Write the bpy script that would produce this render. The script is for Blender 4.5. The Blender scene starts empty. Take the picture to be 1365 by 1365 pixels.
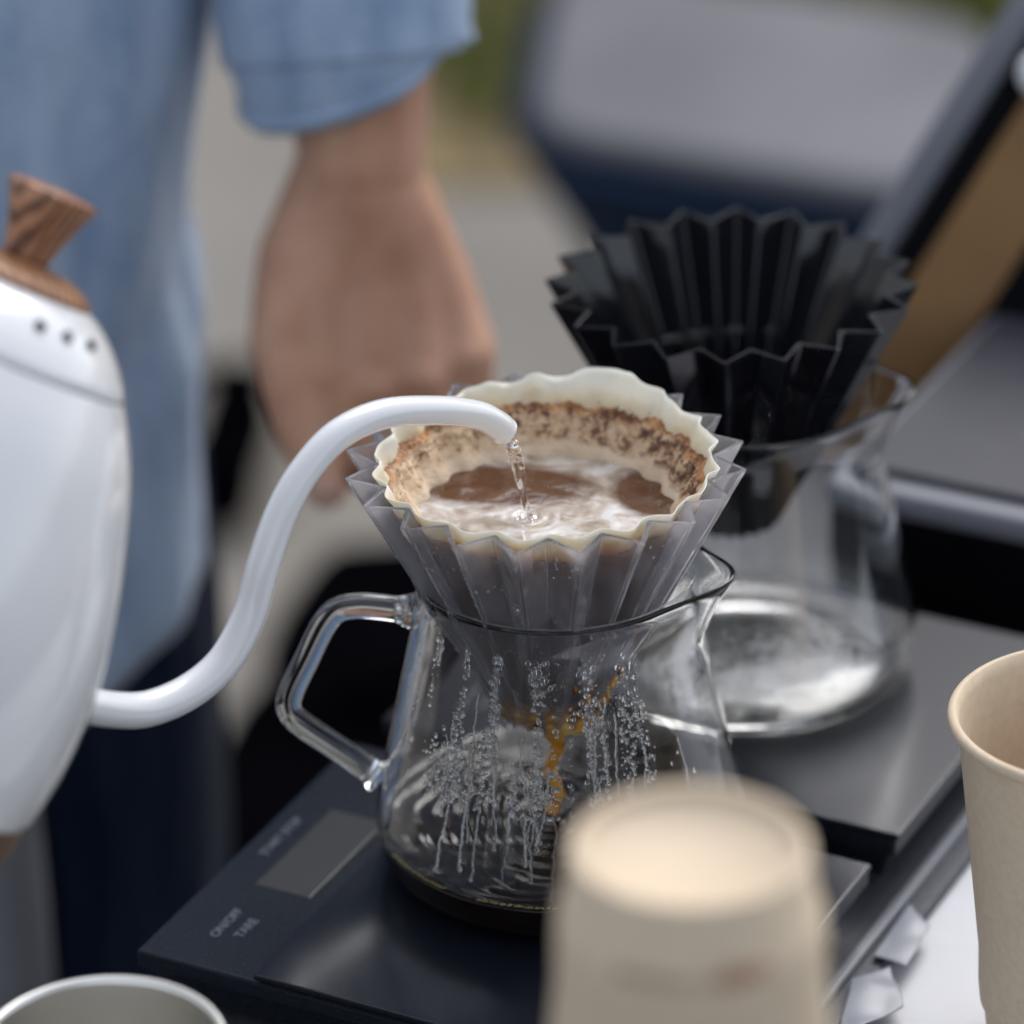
import bpy, bmesh, math, random
from mathutils import Vector, Matrix, Euler, noise
R = math.radians
PI = math.pi
random.seed(7)
sc = bpy.context.scene
C = sc.collection

# ------------------------------------------------------------ camera, light
Fv = Vector((0, 0.88620358, -0.46329604)); Xv = Vector((0.99974261, -0.01051095, -0.0201056)); Uv = Vector((0.02268733, 0.46317679, 0.88597548))
cam = bpy.data.cameras.new('camera'); co = bpy.data.objects.new('camera', cam); C.objects.link(co)
m = Matrix((Xv, Uv, -Fv)).transposed().to_4x4(); m.translation = Vector((-0.01170656, -1.38167731, 0.86068812))
co.matrix_world = m
cam.sensor_width = 36; cam.lens = 160.86; cam.clip_start = 0.05; cam.clip_end = 400
cam.dof.use_dof = True; cam.dof.focus_distance = 1.530; cam.dof.aperture_fstop = 0.16086 / 0.035
cam.dof.aperture_blades = 0
sc.camera = co

SUN_EL, SUN_AZ = 48, 24          # azimuth measured from +Y towards +X
w = bpy.data.worlds.new('World'); sc.world = w; w.use_nodes = True
nt = w.node_tree; bg = nt.nodes['Background']
sky = nt.nodes.new('ShaderNodeTexSky'); sky.sky_type = 'NISHITA'; sky.sun_disc = False
sky.sun_elevation = R(SUN_EL); sky.sun_rotation = R(SUN_AZ)
sky.air_density = 1.0; sky.dust_density = 2.0; sky.ozone_density = 1.0
hs = nt.nodes.new('ShaderNodeHueSaturation'); hs.inputs['Saturation'].default_value = 0.44
nt.links.new(sky.outputs[0], hs.inputs['Color']); nt.links.new(hs.outputs[0], bg.inputs[0])
bg.inputs[1].default_value = 0.145
sl = bpy.data.lights.new('sun', 'SUN'); sl.energy = 0.88; sl.angle = R(36); sl.color = (1.0, 0.99, 0.98)
so = bpy.data.objects.new('sun', sl); C.objects.link(so)
sd = Vector((math.sin(R(SUN_AZ)) * math.cos(R(SUN_EL)), math.cos(R(SUN_AZ)) * math.cos(R(SUN_EL)), math.sin(R(SUN_EL))))
so.rotation_euler = sd.to_track_quat('Z', 'Y').to_euler(); so.location = sd * 5
vs = sc.view_settings; vs.view_transform = 'Standard'; vs.look = 'None'; vs.exposure = 0.97; vs.gamma = 1; vs.use_curve_mapping = False
cy = sc.cycles
cy.use_denoising = True
cy.max_bounces = 24; cy.transmission_bounces = 20; cy.transparent_max_bounces = 16; cy.glossy_bounces = 8; cy.diffuse_bounces = 4
cy.caustics_reflective = True; cy.caustics_refractive = True; cy.blur_glossy = 0.3
cy.sample_clamp_indirect = 6.0; cy.use_adaptive_sampling = True; cy.adaptive_threshold = 0.01

# ------------------------------------------------------------ materials
def mat(name, col=(.5, .5, .5), rough=.5, metal=0, trans=0, ior=1.45, spec=.5, coat=0, sheen=0, sss=0, sssr=(1, .4, .2), aniso=0):
    m = bpy.data.materials.new(name); m.use_nodes = True
    b = m.node_tree.nodes['Principled BSDF']; i = b.inputs
    i['Base Color'].default_value = (*col, 1); i['Roughness'].default_value = rough; i['Metallic'].default_value = metal
    i['Transmission Weight'].default_value = trans; i['IOR'].default_value = ior; i['Specular IOR Level'].default_value = spec
    i['Coat Weight'].default_value = coat; i['Coat Roughness'].default_value = .04; i['Sheen Weight'].default_value = sheen
    if sss: i['Subsurface Weight'].default_value = sss; i['Subsurface Radius'].default_value = sssr; i['Subsurface Scale'].default_value = .004
    return m
def N(m, t, **kw):
    n = m.node_tree.nodes.new(t)
    for k, v in kw.items():
        if k in n.inputs.keys(): n.inputs[k].default_value = v
        else: setattr(n, k, v)
    return n
def L(m, a, b): m.node_tree.links.new(a, b)
def P(m): return m.node_tree.nodes['Principled BSDF']
def coords(m, scale=(1, 1, 1), out='Object'):
    tc = N(m, 'ShaderNodeTexCoord'); mp = N(m, 'ShaderNodeMapping'); mp.inputs['Scale'].default_value = scale
    L(m, tc.outputs[out], mp.inputs[0]); return mp.outputs[0]
def ramp(m, fac, stops):
    r = N(m, 'ShaderNodeValToRGB'); e = r.color_ramp.elements
    while len(e) < len(stops): e.new(.5)
    for k, (p, c) in enumerate(stops): e[k].position = p; e[k].color = (*c, 1) if len(c) == 3 else c
    L(m, fac, r.inputs[0]); return r.outputs[0]
def bump(m, h, strength=.3, dist=.001):
    b = N(m, 'ShaderNodeBump', Strength=strength, Distance=dist); L(m, h, b.inputs['Height']); L(m, b.outputs[0], P(m).inputs['Normal'])
def noisy(m, scale, c1, c2, lo=.35, hi=.65, detail=4, sc3=(1, 1, 1), bs=0, bd=.001, rv=None):
    v = coords(m, sc3); n = N(m, 'ShaderNodeTexNoise', Scale=scale, Detail=detail); L(m, v, n.inputs['Vector'])
    L(m, ramp(m, n.outputs[0], [(lo, c1), (hi, c2)]), P(m).inputs['Base Color'])
    if bs: bump(m, n.outputs[0], bs, bd)
    if rv:
        r = N(m, 'ShaderNodeMapRange'); r.inputs['To Min'].default_value = rv[0]; r.inputs['To Max'].default_value = rv[1]
        L(m, n.outputs[0], r.inputs[0]); L(m, r.outputs[0], P(m).inputs['Roughness'])
    return m

M = {}
# clear glass with faint waviness
M['glass'] = mat('clear glass', (.985, .99, .99), 0.0, trans=1, ior=1.47, spec=.38)
_v = coords(M['glass'], (60, 60, 9)); _n = N(M['glass'], 'ShaderNodeTexNoise', Scale=1.0, Detail=2); L(M['glass'], _v, _n.inputs['Vector'])
bump(M['glass'], _n.outputs[0], .12, .0012)
M['resin'] = mat('clear grey resin', (.80, .80, .85), .035, trans=1, ior=1.5)
noisy(M['resin'], 260, (.78, .78, .83), (.84, .84, .88), bs=.05, bd=.0006)
_m = M['resin']; _d = N(_m, 'ShaderNodeBsdfDiffuse'); _d.inputs[0].default_value = (.80, .77, .78, 1); _t = N(_m, 'ShaderNodeBsdfTranslucent'); _t.inputs[0].default_value = (.80, .77, .78, 1)
_a = N(_m, 'ShaderNodeMixShader'); _a.inputs[0].default_value = .55; L(_m, _d.outputs[0], _a.inputs[1]); L(_m, _t.outputs[0], _a.inputs[2])
_b = N(_m, 'ShaderNodeMixShader'); _fn = N(_m, 'ShaderNodeTexNoise', Scale=75, Detail=3); L(_m, coords(_m, (1, 1, .4)), _fn.inputs['Vector']); L(_m, ramp(_m, _fn.outputs[0], [(.38, (.08, .08, .08)), (.62, (.25, .25, .25))]), _b.inputs[0]); L(_m, P(_m).outputs[0], _b.inputs[1]); L(_m, _a.outputs[0], _b.inputs[2]); L(_m, _b.outputs[0], _m.node_tree.nodes['Material Output'].inputs[0])
M['blackresin'] = mat('black resin', (.012, .012, .016), .16, spec=.6)
noisy(M['blackresin'], 300, (.004, .004, .006), (.007, .007, .010), rv=(.07, .15))
M['water'] = mat('water', (1, 1, 1), 0, trans=1, ior=1.33)
M['dew'] = mat('condensed water', (1, 1, 1), 0, trans=1, ior=1.33)
M['coffee'] = mat('black coffee', (.010, .0035, .002), .01, ior=1.40, spec=.42)
M['amber'] = mat('amber coffee', (.85, .36, .04), .03, trans=.35, ior=1.34)
_m = M['amber']; _n = N(_m, 'ShaderNodeTexNoise', Scale=110, Detail=3); L(_m, coords(_m), _n.inputs['Vector']); L(_m, ramp(_m, _n.outputs[0], [(.38, (.16, .05, .012)), (.50, (.88, .36, .02)), (.7, (.98, .62, .16))]), P(_m).inputs['Base Color'])
M['meniscus'] = mat('golden bubbles', (.75, .58, .22), .05, trans=.5, ior=1.33)
M['enamel'] = mat('white enamel', (.78, .78, .79), .16, coat=.6)
noisy(M['enamel'], 18, (.66, .66, .67), (.70, .70, .70), rv=(.06, .13))
def wood(name, c1, c2, c3, scale=60):
    m = mat(name, c2, .42, coat=.12)
    v = coords(m, (1, 1, .16)); n = N(m, 'ShaderNodeTexNoise', Scale=scale, Detail=6, Distortion=1.4); L(m, v, n.inputs['Vector'])
    wv = N(m, 'ShaderNodeTexWave', Scale=scale * 1.6, Distortion=7.0, Detail=3); L(m, v, wv.inputs['Vector'])
    mx = N(m, 'ShaderNodeMath', operation='MULTIPLY'); L(m, n.outputs[0], mx.inputs[0]); L(m, wv.outputs['Fac'], mx.inputs[1])
    L(m, ramp(m, mx.outputs[0], [(.05, c1), (.28, c2), (.6, c3)]), P(m).inputs['Base Color']); bump(m, n.outputs[0], .08, .0005)
    return m
M['wood'] = wood('walnut', (.09, .034, .015), (.27, .115, .055), (.42, .205, .11))
M['wooddark'] = wood('dark walnut', (.04, .018, .009), (.10, .045, .022), (.17, .085, .045))
M['woodlight'] = wood('light walnut', (.17, .070, .030), (.32, .15, .066), (.42, .22, .11))
M['hole'] = mat('dark hole', (.004, .004, .006), .8, spec=.1)
M['paperstock'] = mat('beige cup paper', (.66, .55, .44), .62, spec=.25)
noisy(M['paperstock'], 300, (.57, .455, .325), (.62, .50, .365), bs=.015, bd=.0005)
M['print'] = mat('brown print', (.20, .11, .07), .7)
M['redprint'] = mat('red print', (.42, .16, .09), .7)
M['scale'] = mat('black scale plastic', (.022, .025, .032), .34, spec=.2)
noisy(M['scale'], 900, (.009, .012, .018), (.016, .019, .026), bs=.1, bd=.0002, rv=(.22, .30))
M['plate'] = mat('satin black plate', (.016, .017, .022), .20, spec=.32)
noisy(M['plate'], 700, (.006, .007, .012), (.010, .012, .018), bs=.06, bd=.0002, rv=(.17, .25))
M['lcd'] = mat('grey display', (.040, .040, .038), .22, spec=.6)
M['mark'] = mat('pale print', (.11, .125, .155), .5)
M['rubber'] = mat('dark grey rubber', (.05, .052, .062), .55)
noisy(M['rubber'], 500, (.040, .042, .052), (.062, .066, .078), bs=.25, bd=.0004)
M['lip'] = mat('highlit rubber lip', (.17, .175, .20), .42)  # paler than the mat: the lip's highlight is put into its colour
M['cloth'] = mat('white table top', (.78, .785, .80), .55)
noisy(M['cloth'], 25, (.50, .505, .53), (.55, .555, .58), bs=.05, bd=.001)
M['steel'] = mat('brushed steel', (.72, .71, .68), .34, metal=1)
_m = M['steel']; _v = coords(_m, (3, 3, 900)); _n = N(_m, 'ShaderNodeTexNoise', Scale=2, Detail=3); L(_m, _v, _n.inputs['Vector']); bump(_m, _n.outputs[0], .12, .0002)
# denim
def cloth(name, c1, c2, fine=900, big=9, sheen=.25, bs=.5):
    m = mat(name, c1, .85, sheen=sheen, spec=.2 if c1[0] > .05 else 0)
    v = coords(m); a = N(m, 'ShaderNodeTexNoise', Scale=fine, Detail=2); L(m, v, a.inputs['Vector'])
    b = N(m, 'ShaderNodeTexNoise', Scale=big, Detail=5, Roughness=.6); L(m, coords(m, (1, 1, .35)), b.inputs['Vector'])
    mx = N(m, 'ShaderNodeMix'); mx.data_type = 'FLOAT'; mx.inputs[0].default_value = .35
    L(m, b.outputs[0], mx.inputs[2]); L(m, a.outputs[0], mx.inputs[3])
    L(m, ramp(m, mx.outputs[0], [(.41, c1), (.58, c2)]), P(m).inputs['Base Color']); bump(m, mx.outputs[0], bs, .0015)
    return m
M['denim'] = cloth('light blue denim', (.19, .27, .40), (.38, .47, .60), big=22)
M['trouser'] = cloth('dark navy cloth', (.004, .008, .020), (.010, .016, .034), sheen=.05)
M['greycloth'] = cloth('grey cloth', (.09, .09, .10), (.15, .15, .165))
M['blackcloth'] = cloth('black nylon', (.001, .001, .0014), (.0022, .0022, .003), sheen=0)
M['navycloth'] = cloth('navy cloth', (.006, .014, .032), (.012, .024, .05), sheen=.05)
M['skin'] = mat('skin', (.50, .27, .185), .42, sss=.08)
_m = M['skin']
_v = coords(_m); _n = N(_m, 'ShaderNodeTexNoise', Scale=30, Detail=4); L(_m, _v, _n.inputs['Vector'])
L(_m, ramp(_m, _n.outputs[0], [(.3, (.42, .205, .12)), (.7, (.61, .34, .22))]), P(_m).inputs['Base Color'])
_n2 = N(_m, 'ShaderNodeTexNoise', Scale=600, Detail=3); L(_m, _v, _n2.inputs['Vector']); bump(_m, _n2.outputs[0], .25, .0004)
M['nail'] = mat('nail', (.58, .36, .28), .3)
M['greytop'] = mat('grey laminate', (.30, .30, .325), .42, spec=.25)
noisy(M['greytop'], 6, (.115, .115, .127), (.15, .15, .165), rv=(.38, .5))
M['case'] = mat('dark case shell', (.05, .055, .075), .5, spec=.3)
noisy(M['case'], 40, (.020, .022, .032), (.030, .032, .043), rv=(.42, .52))
M['caseblack'] = mat('case black', (.003, .003, .004), .5, spec=.05)
M['edgegrey'] = mat('case grey trim', (.16, .165, .19), .4)
M['brown'] = noisy(mat('brown board', (.15, .08, .025), .5), 8, (.15, .072, .020), (.26, .135, .040))
M['whiteplastic'] = mat('white plastic', (.8, .8, .8), .3)
M['wrapper'] = mat('pale grey film', (.24, .25, .285), .3, spec=.5)
M['carton'] = mat('black carton', (.02, .02, .022), .8)

# ground
g = mat('concrete', (.3, .28, .25), .85)
v = coords(g); a = N(g, 'ShaderNodeTexNoise', Scale=1.3, Detail=5); L(g, v, a.inputs['Vector'])
b = N(g, 'ShaderNodeTexNoise', Scale=60, Detail=6); L(g, v, b.inputs['Vector'])
mx = N(g, 'ShaderNodeMix'); mx.data_type = 'FLOAT'; mx.inputs[0].default_value = .35; L(g, a.outputs[0], mx.inputs[2]); L(g, b.outputs[0], mx.inputs[3])
L(g, ramp(g, mx.outputs[0], [(.35, (.15, .136, .118)), (.65, (.26, .236, .205))]), P(g).inputs['Base Color']); bump(g, b.outputs[0], .4, .003)
M['ground'] = g
M['grass'] = noisy(mat('grass blades', (.1, .13, .02), .7), 30, (.09, .115, .018), (.19, .20, .045))
M['soil'] = noisy(mat('soil', (.2, .14, .06), .9), 20, (.13, .095, .045), (.23, .17, .08), bs=.5, bd=.01)

# filter paper: cream when clean, browned by coffee lower down (object Z, 0 = rim)
def paper():
    m = mat('filter paper', (.8, .72, .55), .75)
    tc = N(m, 'ShaderNodeTexCoord'); sx = N(m, 'ShaderNodeSeparateXYZ'); L(m, tc.outputs['Object'], sx.inputs[0])
    n = N(m, 'ShaderNodeTexNoise', Scale=90, Detail=5); L(m, tc.outputs['Object'], n.inputs['Vector'])
    mr = N(m, 'ShaderNodeMapRange'); mr.inputs['From Min'].default_value = -.034; mr.inputs['From Max'].default_value = .012
    L(m, sx.outputs[2], mr.inputs[0])
    ad = N(m, 'ShaderNodeMath', operation='MULTIPLY_ADD'); L(m, n.outputs[0], ad.inputs[0]); ad.inputs[1].default_value = .30; L(m, mr.outputs[0], ad.inputs[2])
    col = ramp(m, ad.outputs[0], [(.30, (.20, .125, .10)), (.50, (.38, .23, .16)), (.56, (.36, .20, .13)), (.68, (.60, .38, .20)), (.78, (.86, .76, .54)), (.92, (.90, .88, .80))])
    L(m, col, P(m).inputs['Base Color'])
    n2 = N(m, 'ShaderNodeTexNoise', Scale=700, Detail=3); L(m, tc.outputs['Object'], n2.inputs['Vector']); bump(m, n2.outputs[0], .35, .0004)
    tr = N(m, 'ShaderNodeBsdfTranslucent'); L(m, col, tr.inputs[0]); ms = N(m, 'ShaderNodeMixShader'); ms.inputs[0].default_value = .38
    L(m, P(m).outputs[0], ms.inputs[1]); L(m, tr.outputs[0], ms.inputs[2])
    L(m, ms.outputs[0], m.node_tree.nodes['Material Output'].inputs[0]); return m
M['paper'] = paper()
def grounds():       # speckled crust of coffee grounds on the wall: dark speckles in tan foam, browner at the top edge
    m = mat('coffee crust', (.4, .25, .15), .5)
    tc = N(m, 'ShaderNodeTexCoord'); sx = N(m, 'ShaderNodeSeparateXYZ'); L(m, tc.outputs['Object'], sx.inputs[0])
    n = N(m, 'ShaderNodeTexNoise', Scale=240, Detail=5, Roughness=.65); L(m, tc.outputs['Object'], n.inputs['Vector'])
    n2 = N(m, 'ShaderNodeTexNoise', Scale=60, Detail=3); L(m, tc.outputs['Object'], n2.inputs['Vector'])
    nx = N(m, 'ShaderNodeMath', operation='MULTIPLY_ADD'); L(m, sx.outputs[0], nx.inputs[0]); nx.inputs[1].default_value = -1.5; L(m, n.outputs[0], nx.inputs[2])
    sp = ramp(m, nx.outputs[0], [(.33, (.07, .03, .016)), (.43, (.24, .12, .065)), (.50, (.54, .37, .22)), (.66, (.68, .51, .34))])
    foam = ramp(m, n2.outputs[0], [(.3, (.60, .45, .30)), (.7, (.73, .59, .43))])
    top = ramp(m, n.outputs[0], [(.40, (.11, .035, .010)), (.53, (.34, .14, .04)), (.7, (.55, .30, .12))])
    def band(lo, hi, jit):
        r = N(m, 'ShaderNodeMapRange'); r.inputs['From Min'].default_value = lo; r.inputs['From Max'].default_value = hi
        j = N(m, 'ShaderNodeMath', operation='MULTIPLY_ADD'); L(m, n2.outputs[0], j.inputs[0]); j.inputs[1].default_value = jit; L(m, sx.outputs[2], j.inputs[2])
        L(m, j.outputs[0], r.inputs[0]); return r.outputs[0]
    m1 = N(m, 'ShaderNodeMix'); m1.data_type = 'RGBA'; L(m, band(-.0145, -.0125, .006), m1.inputs[0]); L(m, foam, m1.inputs[6]); L(m, sp, m1.inputs[7])
    m2 = N(m, 'ShaderNodeMix'); m2.data_type = 'RGBA'; L(m, band(-.0052, -.0032, .006), m2.inputs[0]); L(m, m1.outputs[2], m2.inputs[6]); L(m, top, m2.inputs[7])
    L(m, m2.outputs[2], P(m).inputs['Base Color']); bump(m, n.outputs[0], .7, .0012)
    return m
M['crust'] = grounds()
IMP = Vector((-.0065, -.0018))
def foamsurf():
    m = mat('foamy coffee', (.6, .5, .4), .12, ior=1.36, spec=.6)
    tc = N(m, 'ShaderNodeTexCoord'); mp = N(m, 'ShaderNodeMapping'); L(m, tc.outputs['Object'], mp.inputs[0])
    n = N(m, 'ShaderNodeTexNoise', Scale=70, Detail=6, Distortion=1.2); L(m, mp.outputs[0], n.inputs['Vector'])
    def blob(cx, cy, sx, sy, rot, jit=.5):
        mm = N(m, 'ShaderNodeMapping', vector_type='TEXTURE'); mm.inputs['Location'].default_value = (cx, cy, 0); mm.inputs['Rotation'].default_value = (0, 0, R(rot)); mm.inputs['Scale'].default_value = (sx, sy, 1)
        L(m, tc.outputs['Object'], mm.inputs[0])
        sp = N(m, 'ShaderNodeSeparateXYZ'); L(m, mm.outputs[0], sp.inputs[0])
        cb = N(m, 'ShaderNodeCombineXYZ'); L(m, sp.outputs[0], cb.inputs[0]); L(m, sp.outputs[1], cb.inputs[1])
        ln = N(m, 'ShaderNodeVectorMath', operation='LENGTH'); L(m, cb.outputs[0], ln.inputs[0])
        j = N(m, 'ShaderNodeMath', operation='MULTIPLY_ADD'); L(m, n.outputs[0], j.inputs[0]); j.inputs[1].default_value = jit; L(m, ln.outputs['Value'], j.inputs[2])
        return ramp(m, j.outputs[0], [(.5 + jit * .5 * .9 + .12, (1, 1, 1)), (.5 + jit * .5 + .40, (0, 0, 0))])
    b1 = blob(-.016, .022, .044, .021, -6, .18); b2 = blob(.037, .012, .018, .026, 20, .18)
    bm = N(m, 'ShaderNodeMix'); bm.data_type = 'RGBA'; bm.blend_type = 'LIGHTEN'; bm.inputs[0].default_value = 1; L(m, b1, bm.inputs[6]); L(m, b2, bm.inputs[7])
    fo = ramp(m, n.outputs[0], [(.36, (.30, .24, .18)), (.50, (.44, .38, .32)), (.64, (.60, .58, .56))])
    liq = ramp(m, n.outputs[0], [(.3, (.065, .026, .012)), (.7, (.125, .060, .032))])
    mx = N(m, 'ShaderNodeMix'); mx.data_type = 'RGBA'; L(m, bm.outputs[2], mx.inputs[0]); L(m, fo, mx.inputs[6]); L(m, liq, mx.inputs[7])
    L(m, mx.outputs[2], P(m).inputs['Base Color']); bump(m, n.outputs[0], .15, .0008); return m
M['foam'] = foamsurf()

# ------------------------------------------------------------ mesh helpers
def mk(name, verts, faces, m, parent=None, smooth=True, loc=(0, 0, 0)):
    me = bpy.data.meshes.new(name); me.from_pydata([tuple(v) for v in verts], [], faces); me.update()
    bm = bmesh.new(); bm.from_mesh(me); bmesh.ops.recalc_face_normals(bm, faces=bm.faces); bm.to_mesh(me); bm.free()
    if smooth: me.polygons.foreach_set('use_smooth', [True] * len(me.polygons))
    me.materials.append(M[m] if isinstance(m, str) else m)
    o = bpy.data.objects.new(name, me); C.objects.link(o); o.location = loc
    if parent: o.parent = parent
    return o
def tag(o, label=None, cat=None, group=None, kind=None):
    if label: o['label'] = label
    if cat: o['category'] = cat
    if group: o['group'] = group
    if kind: o['kind'] = kind
    return o
def empty(name, loc, label, cat, group=None, rot=(0, 0, 0)):
    o = bpy.data.objects.new(name, None); C.objects.link(o); o.location = loc; o.rotation_euler = rot; o.empty_display_size = .05
    return tag(o, label, cat, group)
def lathe_data(prof, n=96, warp=None):
    """prof: (r, z) from axis to axis; warp(r, z, ang) -> (r, z)"""
    vs, fs, rows = [], [], []
    for (r, z) in prof:
        if r < 1e-6: rows.append([len(vs)]); vs.append((0, 0, z)); continue
        row = []
        for k in range(n):
            a = 2 * PI * k / n; rr, zz = (r, z) if not warp else warp(r, z, a)
            row.append(len(vs)); vs.append((rr * math.cos(a), rr * math.sin(a), zz))
        rows.append(row)
    for A, B in zip(rows[:-1], rows[1:]):
        if len(A) == 1 and len(B) == 1: continue
        for k in range(n):
            k2 = (k + 1) % n
            if len(A) == 1: fs.append((A[0], B[k], B[k2]))
            elif len(B) == 1: fs.append((A[k], B[0], A[k2]))
            else: fs.append((A[k], B[k], B[k2], A[k2]))
    return vs, fs
def lathe(name, prof, m, parent=None, n=96, warp=None, smooth=True, loc=(0, 0, 0)):
    vs, fs = lathe_data(prof, n, warp); return mk(name, vs, fs, m, parent, smooth, loc)
def catmull(pts, k=8):
    P_ = [Vector(p) for p in pts]; P_ = [P_[0] * 2 - P_[1]] + P_ + [P_[-1] * 2 - P_[-2]]; out = []
    for i in range(1, len(P_) - 2):
        a, b, c, d = P_[i - 1:i + 3]
        for j in range(k):
            t = j / k; out.append(.5 * ((2 * b) + (c - a) * t + (2 * a - 5 * b + 4 * c - d) * t * t + (3 * b - a - 3 * c + d) * t ** 3))
    out.append(P_[-2]); return out
def tube_data(path, rad, n=20, sect=None, caps=True):
    """rad(t) radius; sect(t, ang)-> factor"""
    vs, fs = [], []; m_ = len(path); up = None
    for i, p in enumerate(path):
        t = i / (m_ - 1); d = (path[min(i + 1, m_ - 1)] - path[max(i - 1, 0)]).normalized()
        if up is None: up = d.orthogonal().normalized()
        up = (up - d * up.dot(d)).normalized(); s = d.cross(up)
        for k in range(n):
            a = 2 * PI * k / n; r = rad(t) * (sect(t, a) if sect else 1)
            vs.append(p + up * (r * math.cos(a)) + s * (r * math.sin(a)))
    for i in range(m_ - 1):
        for k in range(n): fs.append((i * n + k, i * n + (k + 1) % n, (i + 1) * n + (k + 1) % n, (i + 1) * n + k))
    if caps:
        for base, p in ((0, path[0]), ((m_ - 1) * n, path[-1])):
            c = len(vs); vs.append(p)
            for k in range(n): fs.append((base + k, base + (k + 1) % n, c))
    return vs, fs
def tube(name, pts, rad, m, parent=None, n=20, k=8, sect=None):
    path = catmull(pts, k); rf = rad if callable(rad) else (lambda t: rad)
    vs, fs = tube_data(path, rf, n, sect); return mk(name, vs, fs, m, parent)
def slab(name, corners, z0, z1, m, parent=None, bev=.002, seg=3, loc=(0, 0, 0), top=None):
    """prism on a horizontal polygon; optional top polygon (tapered)"""
    top = top or corners; n = len(corners)
    me = bpy.data.meshes.new(name); bm = bmesh.new()
    lo = [bm.verts.new((x, y, z0)) for x, y in corners]; hi = [bm.verts.new((x, y, z1)) for x, y in top]
    bm.faces.new(lo[::-1]); bm.faces.new(hi)
    for k in range(n): bm.faces.new((lo[k], lo[(k + 1) % n], hi[(k + 1) % n], hi[k]))
    bmesh.ops.recalc_face_normals(bm, faces=bm.faces)
    if bev: bmesh.ops.bevel(bm, geom=list(bm.edges), offset=bev, segments=seg, affect='EDGES', profile=.5)
    bm.to_mesh(me); bm.free(); me.materials.append(M[m])
    me.polygons.foreach_set('use_smooth', [False] * len(me.polygons))
    o = bpy.data.objects.new(name, me); C.objects.link(o); o.location = loc
    if parent: o.parent = parent
    return o
def text_mesh(name, s, size, m, parent, fn, depth=.0002):
    """flat text turned to a mesh; fn maps (x, y, z) to a point"""
    cu = bpy.data.curves.new(name, 'FONT'); cu.body = s; cu.size = size; cu.align_x = 'CENTER'; cu.align_y = 'CENTER'; cu.extrude = depth
    tmp = bpy.data.objects.new('tmp', cu); C.objects.link(tmp)
    me = bpy.data.meshes.new_from_object(tmp.evaluated_get(bpy.context.evaluated_depsgraph_get()))
    bpy.data.objects.remove(tmp); bpy.data.curves.remove(cu)
    for v in me.vertices: v.co = fn(v.co)
    me.materials.clear(); me.materials.append(M[m]); o = bpy.data.objects.new(name, me); C.objects.link(o); o.parent = parent; return o
def smooth_step(a, b, x):
    t = max(0, min(1, (x - a) / (b - a))); return t * t * (3 - 2 * t)
def copy_tree(o, parent=None, skip=()):
    c = o.copy(); C.objects.link(c)
    if parent: c.parent = parent
    for ch in list(o.children):
        if ch.name.split('.')[0] not in skip: copy_tree(ch, c, skip)
    return c

# table frame of reference: P0 = left corner of the front scale, A along its front edge, B away from the camera
P0 = Vector((-.145, -.0488)); A_ = Vector((.887, -.462)).normalized(); B_ = Vector((.462, .887)).normalized()
def W(a, b): p = P0 + A_ * a + B_ * b; return (p.x, p.y)
def quad(a0, a1, b0, b1): return [W(a0, b0), W(a1, b0), W(a1, b1), W(a0, b1)]
ZT = -.034      # table top

# ------------------------------------------------------------ setting
ground = mk('ground', [(-60, -60, -.80), (60, -60, -.80), (60, 80, -.80), (-60, 80, -.80)], [(0, 1, 2, 3)], 'ground', smooth=False); tag(ground, kind='structure')
M['added_dark_ground'] = noisy(mat('added_dark_ground', (.04, .04, .042), .9, spec=.2), 80, (.035, .034, .033), (.06, .058, .055), bs=.6, bd=.003)
dark_ground = mk('added_dark_ground', [(-59, -59, -.796), (59, -59, -.796), (59, .55, -.796), (-59, .55, -.796)], [(0, 1, 2, 3)], 'added_dark_ground', smooth=False); tag(dark_ground, kind='structure')  # unseen dark sheet, added to dim what the carafe glass reflects
soil = mk('soil', [(-.09, 2.42, -.796), (3, 2.30, -.796), (8, 9, -.796), (-2.0, 9, -.796)], [(0, 1, 2, 3)], 'soil', smooth=False); tag(soil, kind='structure')
vs, fs = [], []
for k in range(16000):
    x = random.uniform(-1.0, 1.8); y = 2.55 + random.random() ** 1.3 * 2.2; h = random.uniform(.04, .10); a = random.uniform(0, PI); dx, dy = math.cos(a) * .004, math.sin(a) * .004
    if x < -.04 - (y - 2.5) * .28: continue
    lx, ly = random.uniform(-.03, .03), random.uniform(-.03, .03); i = len(vs)
    vs += [(x - dx, y - dy, -.796), (x + dx, y + dy, -.796), (x + dx * .6 + lx * .5, y + dy * .6 + ly * .5, -.796 + h * .6), (x + lx, y + ly, -.796 + h)]
    fs += [(i, i + 1, i + 2), (i, i + 2, i + 3)]
tag(mk('grass', vs, fs, 'grass', smooth=False), 'green grass growing beyond the pavement', 'grass', kind='stuff')

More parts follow.
